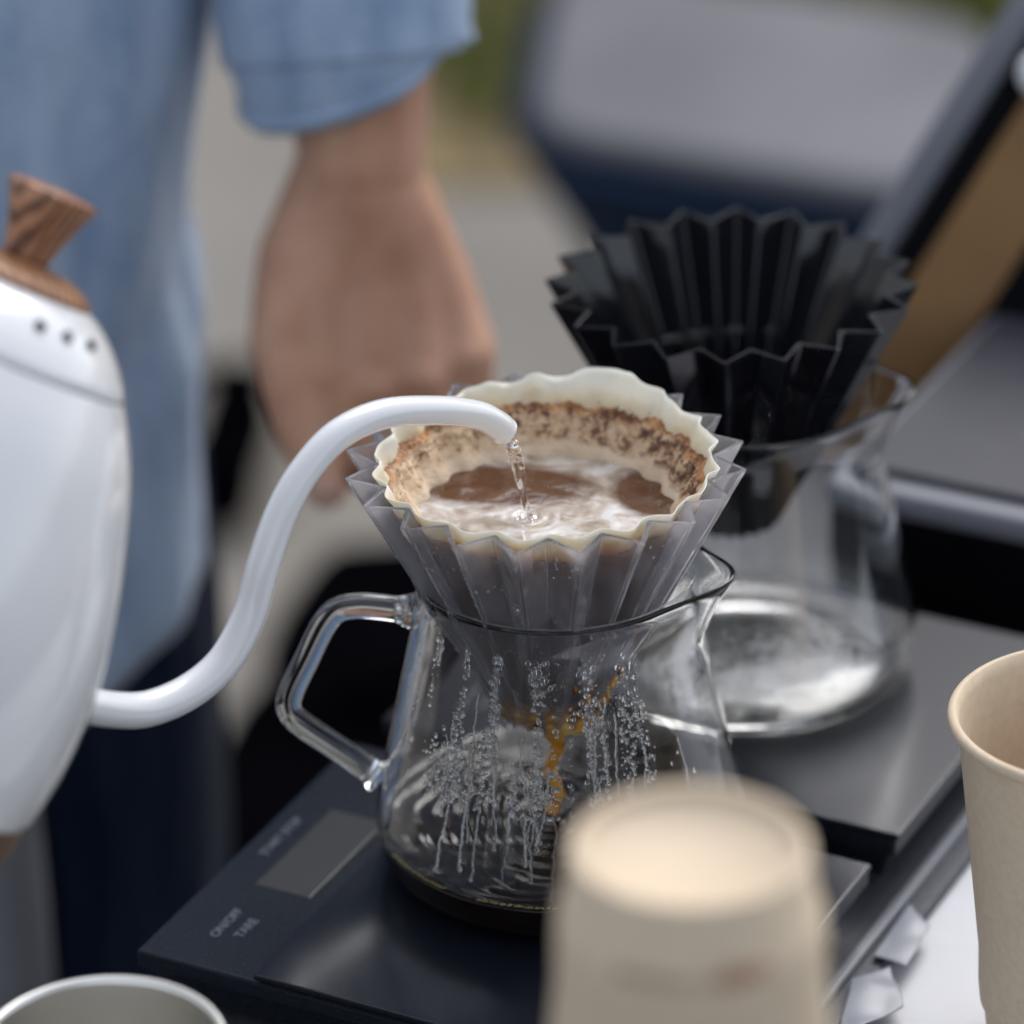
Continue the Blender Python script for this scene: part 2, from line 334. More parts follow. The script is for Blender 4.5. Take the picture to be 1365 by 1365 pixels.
# row of unseen trees, added to give dark reflections in the coffee and glass
M['leaf'] = noisy(mat('leaves', (.05, .08, .02), .6), 4, (.025, .04, .012), (.05, .075, .022))
M['bark'] = noisy(mat('bark', (.12, .09, .07), .9), 12, (.07, .05, .04), (.15, .12, .09), bs=.6, bd=.02)
def tree(x, y, h, label, seed):
    rnd = random.Random(seed); root = empty('tree', (x, y, -.80), label, 'tree', 'unseen broadleaf trees added for dark reflections')
    tube('trunk', [(0, 0, 0), (.05, 0, h * .25), (-.04, .05, h * .5), (.03, 0, h * .8)], lambda t: .17 * (1 - .75 * t), 'bark', root, n=12, k=4)
    cl = [(rnd.gauss(0, h * .24), rnd.gauss(0, h * .13), rnd.uniform(.07, .95) * h, rnd.uniform(.35, .75)) for _ in range(80)]
    for c_ in cl[:5]: tube('limb', [(0, 0, h * .35), (c_[0] * .5, c_[1] * .5, (h * .35 + c_[2]) * .5), c_[:3]], lambda t: .06 * (1 - .8 * t), 'bark', root, n=8, k=3)
    vs, fs = [], []
    for _ in range(13000):
        c_ = rnd.choice(cl); d = Vector((rnd.gauss(0, 1), rnd.gauss(0, 1), rnd.gauss(0, 1))).normalized() * c_[3] * rnd.random() ** .4
        p = Vector(c_[:3]) + d; q = Euler((rnd.uniform(0, 6), rnd.uniform(0, 6), rnd.uniform(0, 6))).to_matrix(); s_ = rnd.uniform(.06, .12); i_ = len(vs)
        vs += [p + q @ Vector(v_) * s_ for v_ in ((-1, 0, 0), (0, -.5, .1), (1, 0, 0), (0, .5, .1))]; fs.append((i_, i_ + 1, i_ + 2, i_ + 3))
    mk('crown', vs, fs, 'leaf', root, smooth=False)
for k, (x, y, h) in enumerate(((-6.2, 9.6, 6.0), (-3.6, 9.0, 5.8), (-1.2, 9.8, 6.0), (1.2, 9.1, 5.6), (3.5, 9.7, 6.0), (6.0, 9.2, 5.8))):
    tree(x, y, h, 'broadleaf tree out of view above the picture, added to darken reflections', 40 + k)

# table
table = empty('table', (*W(.35, 0), -.80), 'white topped table under the black coffee bar mat', 'table')
def local(o, root): o.parent = root; o.location = -root.location; return o
slab_o = slab('table_top', quad(-.004, .56, -.315, .95), ZT - .03, ZT, 'cloth', bev=.003); local(slab_o, table)
for (a, b) in ((.03, -.28), (.50, -.28), (.03, .90), (.50, .90)):
    lg = slab('leg', quad(a, a + .03, b, b + .03), -.80, ZT - .03, 'steel', bev=.002); local(lg, table)
# bar mat with raised lip
mt = empty('bar_mat', (*W(.11, .1), ZT), 'dark grey rubber bar mat lying under both scales', 'bar mat')
local(slab('mat_base', quad(-.001, .2225, -.30, .50), ZT, ZT + .005, 'rubber', bev=.001), mt)
local(slab('raised_lip', quad(.2105, .2150, -.298, .498), ZT + .0045, ZT + .0085, 'lip', bev=.0012), mt)
vs = []; fs = []
for i in range(26):
    for j in range(90):
        a = .006 + i * .0078; b = -.285 + j * .0086
        if a > .19 or (b > .0 and a > .02): continue
        x, y = W(a, b); k = len(vs); r_ = .0022
        for (dx, dy, z) in ((-r_, -r_, 0), (r_, -r_, 0), (r_, r_, 0), (-r_, r_, 0)): vs.append((x + dx, y + dy, ZT + .0049))
        for (dx, dy) in ((-r_, -r_), (r_, -r_), (r_, r_), (-r_, r_)): vs.append((x + dx * .6, y + dy * .6, ZT + .0066))
        fs += [(k + 4, k + 5, k + 6, k + 7)] + [(k + q, k + (q + 1) % 4, k + 4 + (q + 1) % 4, k + 4 + q) for q in range(4)]
stud = mk('rubber_stud', vs, fs, 'rubber', smooth=False); local(stud, mt); stud['kind'] = 'stuff'
ZM = ZT + .005

# ------------------------------------------------------------ scales
def make_scale(a0, b0, label, W_=.2085, Dp=.156):
    # body
    root = empty('coffee_scale', (*W(a0 + W_ / 2, b0 + Dp / 2), ZM), label, 'scale', 'black coffee scales on the bar mat')
    q = lambda a, b, c, d: quad(a0 + a, a0 + b, b0 + c, b0 + d)
    local(slab('body', q(.008, W_ - .008, .008, Dp - .008), ZM + .0045, -.0105, 'scale', top=q(.003, W_ - .003, .003, Dp - .003), bev=.0015), root)
    local(slab('top_cover', q(0, W_, 0, Dp), -.0103, -.0035, 'scale', bev=.0013), root)
    local(slab('weighing_plate', q(.047, W_ + .0015, -.001, Dp - .002), -.0025, 0, 'plate', bev=.0009), root)
    for (a, b) in ((.02, .02), (W_ - .02, .02), (.02, Dp - .02), (W_ - .02, Dp - .02)):
        x, y = W(a0 + a, b0 + b)
        f = lathe('foot', [(0, ZM), (.006, ZM), (.0065, ZM + .003), (.006, ZM + .006), (0, ZM + .006)], 'rubber', n=20, loc=(0, 0, 0)); f.parent = root; f.location = Vector((x, y, 0)) - root.location
    dsp = slab('display', q(.0165, .0385, .054, .110), -.0038, -.0030, 'lcd', bev=.0003); local(dsp, root)
    def put(s, ac, bc, size):
        def fn(v):
            p = P0 + A_ * (a0 + ac + v.y * -1) + B_ * (b0 + bc + v.x); return Vector((p.x, p.y, -.0033 + v.z))
        local(text_mesh('printed_mark', s, size, 'mark', root, fn, .00012), root)
    put('ON/OFF', .020, .028, .0052); put('TARE', .028, .028, .0052); put('START STOP', .0090, .086, .0048)
    return root
make_scale(0, 0, 'black scale under the carafe of coffee, its grey display facing left')
make_scale(.0015, .176, 'black scale further back, under the empty carafe')

# ------------------------------------------------------------ carafe
def wall_r(z):  # outer radius of the straight cone
    return .0650 + (z - .022) * (-.0165 / .080)
SPOUT = R(-16)
def carafe_warp(r, z, a):
    d = (a - SPOUT + PI) % (2 * PI) - PI
    k = math.exp(-(d / .30) ** 2) * smooth_step(.088, .119, z)
    return r + k * .0125, z + k * .0022
outer = [(0, .0), (.030, 0), (.0470, .0), (.0545, .0004), (.0580, .0020), (.0615, .0052), (.0640, .0105), (.0650, .0165), (.0651, .0210), (.0647, .0255)]
outer += [(wall_r(z), z) for z in (.032, .042, .052, .062, .072, .082, .090, .096)]
outer += [(.0492, .101), (.0484, .106), (.0484, .110), (.0491, .114), (.0502, .1172), (.0503, .1182)]
TH = .0019
inner = [(.0497, .1188), (.0490, .1184), (.0484, .1172), (.0472, .1138), (.0466, .110), (.0466, .106), (.0474, .101)]
inner += [(wall_r(z) - TH, z) for z in (.096, .090, .082, .072, .062, .052, .042, .032)]
inner += [(.0628, .0255), (.0632, .0210), (.0630, .0165), (.0618, .0112), (.0592, .0070), (.0545, .0046), (.0480, .0040), (.030, .0040), (0, .0042)]
# base: thick ring foot
outer[1:3] = [(.034, .0012), (.040, .0010), (.0470, .0), (.0515, .0)]
outer[0] = (0, .0016)
def make_carafe(loc, label):
    root = empty('glass_carafe', loc, label, 'carafe', 'glass coffee carafes on the scales')
    lathe('glass_body', outer + inner, 'glass', root, n=160, warp=carafe_warp)
    a = R(176); ca, sa = math.cos(a), math.sin(a)
    hp = [(.0498, .0985), (.060, .1000), (.0690, .1005), (.0765, .0985), (.0815, .0920), (.0880, .0780), (.0935, .0660), (.0945, .0590), (.0905, .0530), (.0790, .0440), (.0700, .0370), (.0640, .0320)]
    tube('handle', [(r * ca, r * sa, z) for r, z in hp], lambda t: .0044 + .0022 * (max(0, 1 - t / .05) + max(0, (t - .95) / .05)), 'glass', root, n=28, k=8)
    return root
CZ = 0.0
car1 = make_carafe((.003, .0, CZ + .0002), 'clear glass carafe half full of black coffee, fogged with droplets')
# coffee inside
ZC = .0185
rin = lambda z: wall_r(z) - TH
prof = [(0, .0038), (.030, .0037), (.0482, .0038), (.0548, .0043), (.0595, .0067), (.0621, .0110), (.0632, .0165), (.0634, ZC)]
vs, fs = lathe_data(prof, 160)
rim0 = len(vs) - 160
NR = 90; rows = [list(range(rim0, rim0 + 160))]
def ripple(x, y):
    r = math.hypot(x, y); nz = noise.noise(Vector((x * 30, y * 42, 3.3))) + .12 * noise.noise(Vector((x * 95, y * 130, 8.3)))
    ph = r * 930 + nz * 9.0
    amp = .00046 * (1.0 - .10 * smooth_step(.02, .06, r)) * (0.65 + .9 * abs(noise.noise(Vector((x * 30 + 9, y * 30, .7)))))
    return amp * math.sin(ph) + .0009 * noise.noise(Vector((x * 55, y * 120, 1.7))) + .00003 * noise.noise(Vector((x * 260, y * 260, 5)))
for i in range(1, NR):
    rr = .0634 * (1 - i / NR); row = []
    for k in range(160):
        a = 2 * PI * k / 160; x, y = rr * math.cos(a), rr * math.sin(a)
        men = .0009 * math.exp(-(.0633 - rr) / .0012)
        row.append(len(vs)); vs.append((x, y, ZC + men + ripple(x, y) * smooth_step(0, .006, .0633 - rr) - .0009))
    rows.append(row)
c = len(vs); vs.append((0, 0, ZC - .0009))
for Ra, Rb in zip(rows[:-1], rows[1:]):
    for k in range(160): fs.append((Ra[k], Rb[k], Rb[(k + 1) % 160], Ra[(k + 1) % 160]))
for k in range(160): fs.append((rows[-1][k], c, rows[-1][(k + 1) % 160]))
cof = mk('coffee', vs, fs, 'coffee', loc=(.003, 0, CZ + .0002)); tag(cof, 'black coffee with rippled surface filling the bottom of the front carafe', 'coffee')
# golden bubbles along the waterline
def blob_data(bag, c, r, sx=1, sy=1, sz=1, nu=8, nv=5, rot=None):
    vs, fs = bag; i0 = len(vs); rows = []
    for j in range(nv + 1):
        th = PI * j / nv
        if j in (0, nv): rows.append([len(vs)]); p = Vector((0, 0, r * math.cos(th) * sz)); vs.append(c + (rot @ p if rot else p)); continue
        row = []
        for k in range(nu):
            a = 2 * PI * k / nu; p = Vector((r * math.sin(th) * math.cos(a) * sx, r * math.sin(th) * math.sin(a) * sy, r * math.cos(th) * sz))
            row.append(len(vs)); vs.append(c + (rot @ p if rot else p))
        rows.append(row)
    for A, B in zip(rows[:-1], rows[1:]):
        for k in range(nu):
            k2 = (k + 1) % nu
            if len(A) == 1: fs.append((A[0], B[k], B[k2]))
            elif len(B) == 1: fs.append((A[k], B[0], A[k2]))
            else: fs.append((A[k], B[k], B[k2], A[k2]))
bag = ([], [])
for k in range(230):
    a = R(-190 + 200 * (k / 230)) + random.uniform(-.006, .006)
    if noise.noise(Vector((a * 3, 0, 4))) < -.22: continue
    r = random.uniform(.00028, .00062); rr = .0629
    blob_data(bag, Vector((rr * math.cos(a), rr * math.sin(a), ZC + random.uniform(-.0003, .0004))), r)
ob = mk('bubble_line', *bag, 'meniscus', cof); ob['kind'] = 'stuff'
# condensation on the inner wall
bag = ([], [])
def drop(bag, a, z, r, stretch=1.0, rw=None, off=0.0, flat=.38):
    rr = (rw(z) if rw else rin(z)) + off
    n = Vector((math.cos(a), math.sin(a), .2)).normalized(); t = Vector((-math.sin(a), math.cos(a), 0)); u = n.cross(t)
    rot = Matrix((n, t, u)).transposed()
    blob_data(bag, Vector((rr * math.cos(a), rr * math.sin(a), z)), r, flat, 1, stretch, 8, 6, rot)
cnt = 0
tries = 0
while cnt < 1500 and tries < 60000:
    tries += 1
    a = R(random.uniform(-178, -30)); z = .050 + .055 * random.random() ** .8
    dens = .10 + 1.5 * noise.noise(Vector((a * 8.5, z * 14, 0))) + .5 * noise.noise(Vector((a * 16, z * 30, 2)))
    mid = math.exp(-((a - R(-100)) / .75) ** 2) * (1 - .6 * smooth_step(R(-62), R(-45), a))
    dens *= mid * (1 - .75 * smooth_step(.08, .1, z) * smooth_step(R(-125), R(-95), a)) * (.5 + .5 * smooth_step(.028, .045, z))
    dens *= 1 - .65 * math.exp(-((a - R(-86)) / .10) ** 2)
    if random.random() > dens * 1.5: continue
    
    r = random.choice((.00028, .00035, .00045, .0006, .0008)) * random.uniform(.8, 1.25)
    drop(bag, a, z, r, random.uniform(.9, 1.7), off=-r * .1); cnt += 1
for k in range(34):      # runnels
    a = R(random.gauss(-100, 34)); z = random.uniform(.05, .092); ln = random.uniform(.010, .036); r = random.uniform(.00035, .0007); x = a
    q = int(ln / .0007)
    for j in range(q):
        zz = z - j * .0007
        if zz < .0215: break
        x += random.uniform(-.007, .007); drop(bag, x, zz, r * (.75 + .4 * noise.noise(Vector((j * .5, k, 0))) + (.5 if j == q - 1 else 0)), 1.6, off=-r * .15)
ob = mk('condensation', *bag, 'dew', car1); ob['kind'] = 'stuff'
# fine bead line under the carafe rim
bag = ([], [])
for k in range(300):
    a = R(-140 + 125 * k / 300); blob_data(bag, Vector((.0488 * math.cos(a), .0488 * math.sin(a), .1188)), random.uniform(.0002, .00042), nu=6, nv=4)
ob = mk('rim_droplets', *bag, 'dew', car1); ob['kind'] = 'stuff'

# second carafe: empty copy, rear scale
car2 = copy_tree(car1, skip=('condensation', 'rim_droplets')); car2.location = (.0790 - .0035, .1350, CZ + .0002); car2.rotation_euler = (0, 0, R(6))
car2['label'] = 'empty clear glass carafe on the rear scale, holding the black dripper'

# ------------------------------------------------------------ drippers
HD = .158
def zig(a, ph=0):   # triangle wave with flattened tips, 20 pleats; peaks at 9 deg from straight-to-camera
    x = ((a - R(-90) - R(9)) / R(18) + ph) % 1.0
    t = 1 - abs(2 * x - 1) ; t = 1 - t     # 1 at x=0, 0 at x=.5
    return max(0, min(1, (t - .045) / .91))
def dripper_r(d, zg): # d: depth under rim
    k = d / .097; pk = .0685 + (.0180 - .0685) * k; vl = .0588 + (.0150 - .0588) * k
    return vl + (pk - vl) * zg
angs = []
for p in range(20):
    base = R(-90) + R(9) + p * R(18)
    for x in (-.026, .026, .474, .526): angs.append(base + x * R(18))
def make_dripper(loc, m, label, rot=0):
    root = empty('pleated_dripper', (loc[0], loc[1], loc[2] - .097), label, 'coffee dripper', 'pleated cone coffee drippers', rot=(0, 0, rot))
    ds = [0.0] + [.097 * k / 10 for k in range(1, 11)]
    vs, fs = [], []; th = .0020; n = len(angs)
    loop = [(d, 0) for d in ds] + [(d, 1) for d in reversed(ds)]
    for (d, inn) in loop:
        for a in angs:
            zg = zig(a); r = dripper_r(d, zg) - (th if inn else 0); z = .097 - d
            if inn: r -= .0006 * (1 - zg) - .0002
            vs.append((r * math.cos(a), r * math.sin(a), z))
    Lp = len(loop)
    for i in range(Lp):
        for k in range(n): fs.append((i * n + k, i * n + (k + 1) % n, ((i + 1) % Lp) * n + (k + 1) % n, ((i + 1) % Lp) * n + k))
    o = mk('pleated_cone', vs, fs, m, root, smooth=False)
    bv = o.modifiers.new('soft edges', 'BEVEL'); bv.width = .00035; bv.segments = 2; bv.limit_method = 'ANGLE'; bv.angle_limit = R(35)
    return root
drip1 = make_dripper((0, 0, HD), 'resin', 'clear pleated dripper with paper filter and wet coffee, on the front carafe')
drip2 = make_dripper((.0705, .1420, HD - .001), 'blackresin', 'black pleated dripper, empty, on the rear carafe', R(4))
# beads of water on the clear dripper
bag = ([], [])
for k in range(1500):
    a = R(random.uniform(-175, -5)); d = .006 + .085 * random.random()
    x = ((a - R(-90) - R(9)) / R(18)) % 1.0
    if noise.noise(Vector((math.floor((a - R(-81)) / R(9)) * 1.7, d * 40, 0))) < .0: continue
    zg = zig(a); r = dripper_r(d, zg) ; rd = random.choice((.00030, .0004, .0006)) * random.uniform(.8, 1.2)
    n = Vector((math.cos(a), math.sin(a), -.45)).normalized(); t = Vector((-math.sin(a), math.cos(a), 0)); rot = Matrix((n, t, n.cross(t))).transposed()
    blob_data(bag, Vector((r * math.cos(a), r * math.sin(a), .097 - d)), rd, .6, 1, 1.15, 6, 4, rot)
ob = mk('water_beads', *bag, 'dew', drip1); ob['kind'] = 'stuff'

# filter paper (origin at the rim height, z down)
def paper_r(a, z):   # z<=~.008
    d = -z; zg = zig(a); k = max(0, 1 - max(d, 0) / .09)
    sm = .5 + .5 * math.cos((a - R(-81)) * 20)
    return .0558 - .0455 / .097 * d * 1.0 + (.0003 + .0028 * sm * k) * (1 if d > 0 else 1) + .0006 * noise.noise(Vector((math.cos(a) * 6, math.sin(a) * 6, z * 60)))
def paper_top(a):
    bk = max(0, math.sin(a - R(-8)))           # higher at the back
    lump = .0048 * math.exp(-((((a - R(62)) + PI) % (2 * PI) - PI) / .34) ** 2)
    return .0008 + .0018 * bk ** .7 + lump + .0009 * math.sin(a * 20 + 1) * (0.4 + bk) + .0012 * noise.noise(Vector((a * 4, 2, 0))) * (.4 + bk)
NA = 360; vs, fs = [], []; NZ = 46
for j in range(NZ + 1):
    t = j / NZ
    for k in range(NA):
        a = 2 * PI * k / NA; top = paper_top(a); z = top + (-.094 - top) * t
        r = paper_r(a, z)
        if z > -.004:
            e = (z + .004); r -= e * .10 * (1 if math.sin(a) > 0 else 0)
            r += (.0012 if math.sin(a) < 0 else .0022) * noise.noise(Vector((math.cos(a) * 8, math.sin(a) * 8, z * 90))) * (1 + e * 60)
        vs.append((r * math.cos(a), r * math.sin(a), z))
for j in range(NZ):
    for k in range(NA): fs.append((j * NA + k, j * NA + (k + 1) % NA, (j + 1) * NA + (k + 1) % NA, (j + 1) * NA + k))
c = len(vs); vs.append((0, 0, -.0955))
for k in range(NA): fs.append((NZ * NA + k, NZ * NA + (k + 1) % NA, c))
pf = mk('paper_filter', vs, fs, 'paper', loc=(0, 0, HD)); tag(pf, 'cream paper filter stained brown, lining the clear dripper', 'coffee filter')
sol = pf.modifiers.new('thickness', 'SOLIDIFY'); sol.thickness = .0003; sol.offset = -1
# slurry: crust on the wall + foamy pool
ZS = -.0205
slur = empty('wet_coffee_slurry', (0, 0, HD + ZS - .01), 'foamy brown wet coffee inside the paper filter', 'coffee')
vs, fs = [], []; NJ = 60
def crust_top(a):
    return -.0042 + .0010 * noise.noise(Vector((a * 6, 5, 0))) + .0005 * noise.noise(Vector((a * 20, 5, 0))) - .006 * max(0, -math.sin(a)) ** 1.5
for j in range(NJ + 1):
    t = j / NJ
    for k in range(NA):
        a = 2 * PI * k / NA; zt = crust_top(a); z = zt + (ZS - .004 - zt) * t
        d = (zt - z); base = paper_r(a, z)
        thick = -.0004 + .0030 * smooth_step(0, .004, d) + .0016 * smooth_step(.008, .016, d)
        rough = smooth_step(.0, .001, d) * (1 - .8 * smooth_step(ZS + .010, ZS + .006, z) if z < ZS + .012 else 1)
        thick += rough * (.0011 * noise.noise(Vector((math.cos(a) * 28, math.sin(a) * 28, z * 520))) + .0007 * noise.noise(Vector((math.cos(a) * 90, math.sin(a) * 90, z * 1500))))
        r = base - thick
        vs.append((r * math.cos(a), r * math.sin(a), z))
for j in range(NJ):
    for k in range(NA): fs.append((j * NA + k, j * NA + (k + 1) % NA, (j + 1) * NA + (k + 1) % NA, (j + 1) * NA + k))
o = mk('grounds_crust', vs, fs, 'crust', slur, loc=(0, 0, -(ZS - .01)))
# pool
vs, fs = [], []; NRr, NAa = 110, 240
RS = .0468
for i in range(NRr):
    for k in range(NAa):
        rr = RS * i / (NRr - 1); a = 2 * PI * k / NAa; x, y = rr * math.cos(a), rr * math.sin(a)
        di = math.hypot(x - IMP.x, y - IMP.y)
        z = .00035 * math.sin(di * 1500) * math.exp(-di / .0055) - .0012 * math.exp(-(di / .0022) ** 2)
        z += .00035 * noise.noise(Vector((x * 110, y * 110, 0))) + .00007 * noise.noise(Vector((x * 420, y * 420, 4)))
        vs.append((x, y, z))
for i in range(NRr - 1):
    for k in range(NAa): fs.append((i * NAa + k, i * NAa + (k + 1) % NAa, (i + 1) * NAa + (k + 1) % NAa, (i + 1) * NAa + k))
mk('foamy_pool', vs, fs, 'foam', slur, loc=(0, 0, .01))
bag = ([], [])
for k in range(420):
    a = random.uniform(0, 2 * PI); rr = random.choice((RS - random.random() ** 2 * .006 - .003, random.uniform(.006, .04))); x, y = rr * math.cos(a), rr * math.sin(a)
    blob_data(bag, Vector((x, y, 0)), random.uniform(.0002, .0006), sz=.7, nu=8, nv=5)
ob = mk('foam_bubbles', *bag, 'dew', slur, loc=(0, 0, .01)); ob['kind'] = 'stuff'

# poured water
TIP = Vector((-.0137, -.0017, .170)); SP = Vector((IMP.x, IMP.y, HD + ZS - .0015))
path = []
for k in range(70):
    t = k / 69; x = TIP.x + .0006 + (SP.x - TIP.x - .0006) * (1 - (1 - t) ** 1.0 * (1 - t * .0)) ; z = TIP.z + (SP.z - TIP.z) * (t ** 1.45)
    xx = TIP.x + (SP.x - TIP.x) * (t ** .80); path.append(Vector((xx, TIP.y + (SP.y - TIP.y) * t, z)))
def sect(t, a):
    tw = a + t * 5.0; el = 1 + .38 * math.cos(2 * tw)
    return el * (1 + .13 * math.sin(t * 62) * math.exp(-((t - .32) / .22) ** 2) * (1 + math.cos(a)) + .05 * math.sin(3 * a + t * 20))
vs, fs = tube_data(path, lambda t: .0029 - .0013 * smooth_step(0, .5, t) + .0006 * smooth_step(.93, 1, t), 22, sect)
st = mk('water_stream', vs, fs, 'water'); tag(st, 'thin clear stream of water pouring from the kettle spout', 'water')
bag = ([], [])
for k in range(9):
    a = random.uniform(0, 2 * PI); blob_data(bag, Vector((IMP.x + .003 * math.cos(a), IMP.y + .003 * math.sin(a), HD + ZS + .0006)), random.uniform(.0004, .0009))
ob = mk('splash_droplets', *bag, 'water', st); ob['kind'] = 'stuff'

# coffee dripping out below
path = [Vector((.001 + .0012 * math.sin(k * .21) * smooth_step(10, 30, k), .0, .0715 + (ZC - .0715) * k / 80)) for k in range(81)]
def arad(t):
    z = .0715 + (ZC - .0715) * t
    if z > .0605: return .0205 - (.0715 - z) * .42
    return .0019 + .0142 * math.exp(-((.0605 - z) / .0052) ** 1.25) + .0010 * max(0, noise.noise(Vector((t * 17, 0, 0)))) * 2
vs, fs = tube_data(path, arad, 28, lambda t, a: 1 + (.10 + .2 * t) * noise.noise(Vector((math.cos(a), math.sin(a), t * 16))))
am = mk('dripping_coffee', vs, fs, 'amber'); tag(am, 'amber thread of coffee dripping from the clear dripper into the carafe', 'coffee')
bag = ([], [])
for k in range(22):
    a = R(random.gauss(-40, 22)); z = .066 + random.random() ** 1.5 * .022; rr = dripper_r(HD - z, .8)
    blob_data(bag, Vector((rr * math.cos(a), rr * math.sin(a), z)), random.uniform(.0006, .0014), sz=1.9)
ob = mk('amber_drops', *bag, 'amber', am); ob['kind'] = 'stuff'

# ------------------------------------------------------------ kettle
phi = R(40); tl = R(34)
ax = Vector((math.sin(tl) * math.cos(phi), math.sin(tl) * math.sin(phi), math.cos(tl)))   # kettle axis (up)
side = Vector((math.cos(tl) * math.cos(phi), math.cos(tl) * math.sin(phi), -math.sin(tl)))  # towards the spout
yy = ax.cross(side)
NECK = Vector((-.1569, -.1218, .292)); HK = .206 * .935
Kloc = NECK - ax * HK
kr = Matrix((side, yy, ax)).transposed()
ket = empty('gooseneck_kettle', Kloc, 'white gooseneck kettle with wooden knob and base, tilted to pour', 'kettle'); ket.rotation_euler = kr.to_euler()
def K(r, u): return (r * .935, HK - u * .935)        # u measured down from the knob neck
body = [(0, .022), K(.0755, .1690), K(.0772, .160), K(.0785, .150), K(.0790, .136), K(.0782, .120), K(.0758, .103), K(.0718, .086), K(.0665, .069), K(.0605, .053), K(.0545, .041), K(.0490, .0318), K(.0482, .0306), K(.0470, .0303), (0, HK - .0283)]
def densify(p, n=3):
    pts = catmull([(a, 0, b) for a, b in p], n); return [(max(0, q.x), q.z) for q in pts]
bd = [body[0]] + densify(body[1:12], 4) + body[12:]
lathe('kettle_body', bd, 'enamel', ket, n=128)
lathe('base_band', [(0, HK - .2055 * .935), K(.0655, .2055), K(.0672, .2040), K(.0700, .1935), K(.0752, .1695), (0, HK - .1692 * .935)], 'wooddark', ket, n=96)
lid = lathe('lid', [(0, HK - .0301 * .935)] + [K(.0476, .0300), K(.0480, .0292)] + densify([K(.0462, .0262), K(.0420, .0205), K(.0365, .0148), K(.0310, .0105), K(.0262, .0078)], 4) + [(0, HK - .0074 * .935)], 'enamel', ket, n=96)
lathe('wooden_cap', [(0, HK - .0073 * .935), K(.0262, .0073), K(.0262, .0066), K(.0225, .0036), K(.0165, .0012), K(.0090, .0), (0, HK)], 'woodlight', lid, n=64)
def knob_warp(r, z, a): return r * (1 if z < HK + .012 else 1), z
lathe('knob', [(0, HK - .0005), (.0072, HK - .0005), (.0074, HK + .0015), (.0093, HK + .0080), (.0118, HK + .0150), (.0143, HK + .0212), (.0142, HK + .0219), (.0125, HK + .0226), (.006, HK + .0232), (0, HK + .0234)], 'wood', lid, n=64)
# steam holes on the shoulder of the lid, facing the camera
vdir = (Vector((-0.0117, -1.3817, .8607)) - NECK).normalized(); va = math.atan2(vdir.dot(yy), vdir.dot(side))
for k, da in enumerate((20, 36, 53)):
    a = va + R(da); r, z = .0356, HK - .0142
    n = Vector((math.cos(a), math.sin(a), .95)).normalized(); t = Vector((-math.sin(a), math.cos(a), 0)); rot = Matrix((n, t, n.cross(t))).transposed()
    bg_ = ([], []); blob_data(bg_, Vector((0, 0, 0)), .0019, .30, 1, 1, 16, 8, rot)
    mk('steam_hole', *bg_, 'hole', lid, loc=(r * math.cos(a), r * math.sin(a), z))
spw = [(-0.1790, -.1400, .160), (-0.1604, -0.1248, 0.1452), (-0.1532, -0.1187, 0.1361), (-0.1413, -0.1088, 0.1270), (-0.1301, -0.0994, 0.1218), (-0.1173, -0.0886, 0.1220), (-0.1064, -0.0795, 0.1278), (-0.0983, -0.0727, 0.1406), (-0.0928, -0.0681, 0.1574), (-0.0867, -0.0629, 0.1725), (-0.0791, -0.0566, 0.1841), (-0.0680, -0.0473, 0.1928), (-0.0535, -0.0351, 0.1940), (-0.0364, -0.0208, 0.1879), (-0.0229, -0.0094, 0.1803), (-0.0162, -0.0038, 0.1737), (-0.0137, -0.0017, 0.1700)]
Kinv = Matrix.Translation(Kloc) @ kr.to_4x4(); Kinv = Kinv.inverted()
sploc = [Kinv @ Vector(p) for p in spw]
spath = catmull(sploc, 9)
def srad(t): return .0060 - .0011 * smooth_step(.12, .95, t) + .0002 * smooth_step(.98, 1, t)
# outer tube + open end
vs, fs = tube_data(spath, srad, 32, caps=False); n0 = len(vs); npth = len(spath)
inn, _ = tube_data(spath[-14:], lambda t: .0034, 32, caps=False); vs += inn
last = (npth - 1) * 32; il = n0 + 13 * 32
for k in range(32): fs.append((last + k, last + (k + 1) % 32, il + (k + 1) % 32, il + k))
for i in range(13):
    for k in range(32): fs.append((n0 + i * 32 + k, n0 + (i + 1) * 32 + k, n0 + (i + 1) * 32 + (k + 1) % 32, n0 + i * 32 + (k + 1) % 32))
mk('spout', vs, fs, 'enamel', ket)
hp = [(-.060, 0, HK - .060), (-.085, 0, HK - .045), (-.120, 0, HK - .050), (-.135, 0, HK - .085), (-.128, 0, HK - .130), (-.108, 0, HK - .160)]
tube('handle', hp, .009, 'wood', ket, n=20)

# ------------------------------------------------------------ paper cups
CUP_H, RT, RB = .132, .0445, .0305
def cup_parts(root):
    s = lambda z: RB + (RT - RB) * z / CUP_H
    prof = [(0, .0035), (RB - .0032, .0037), (RB - .0030, .0030), (RB - .0028, .0006), (RB - .0022, 0), (RB - .0006, 0), (RB, .0008), (s(.0165), .0165), (s(.0175) + .0004, .0172), (s(.0195) + .0012, .0195), (s(.026) + .0012, .026)]
    prof += [(s(z), z) for z in (.04, .07, .10, .125)]
    prof += [(s(.1275), .1275)]
    for k in range(9):
        a = -PI / 2 + PI * 1.15 * k / 8; prof.append((RT + .0010 + .0020 * math.cos(a), CUP_H - .0020 + .0020 * math.sin(a)))
    prof += [(s(.1275) - .0007, .1275)] + [(s(z) - .0007, z) for z in (.10, .07, .04, .012)] + [(RB - .002, .0050), (0, .0048)]
    lathe('cup_wall', prof, 'paperstock', root, n=96)
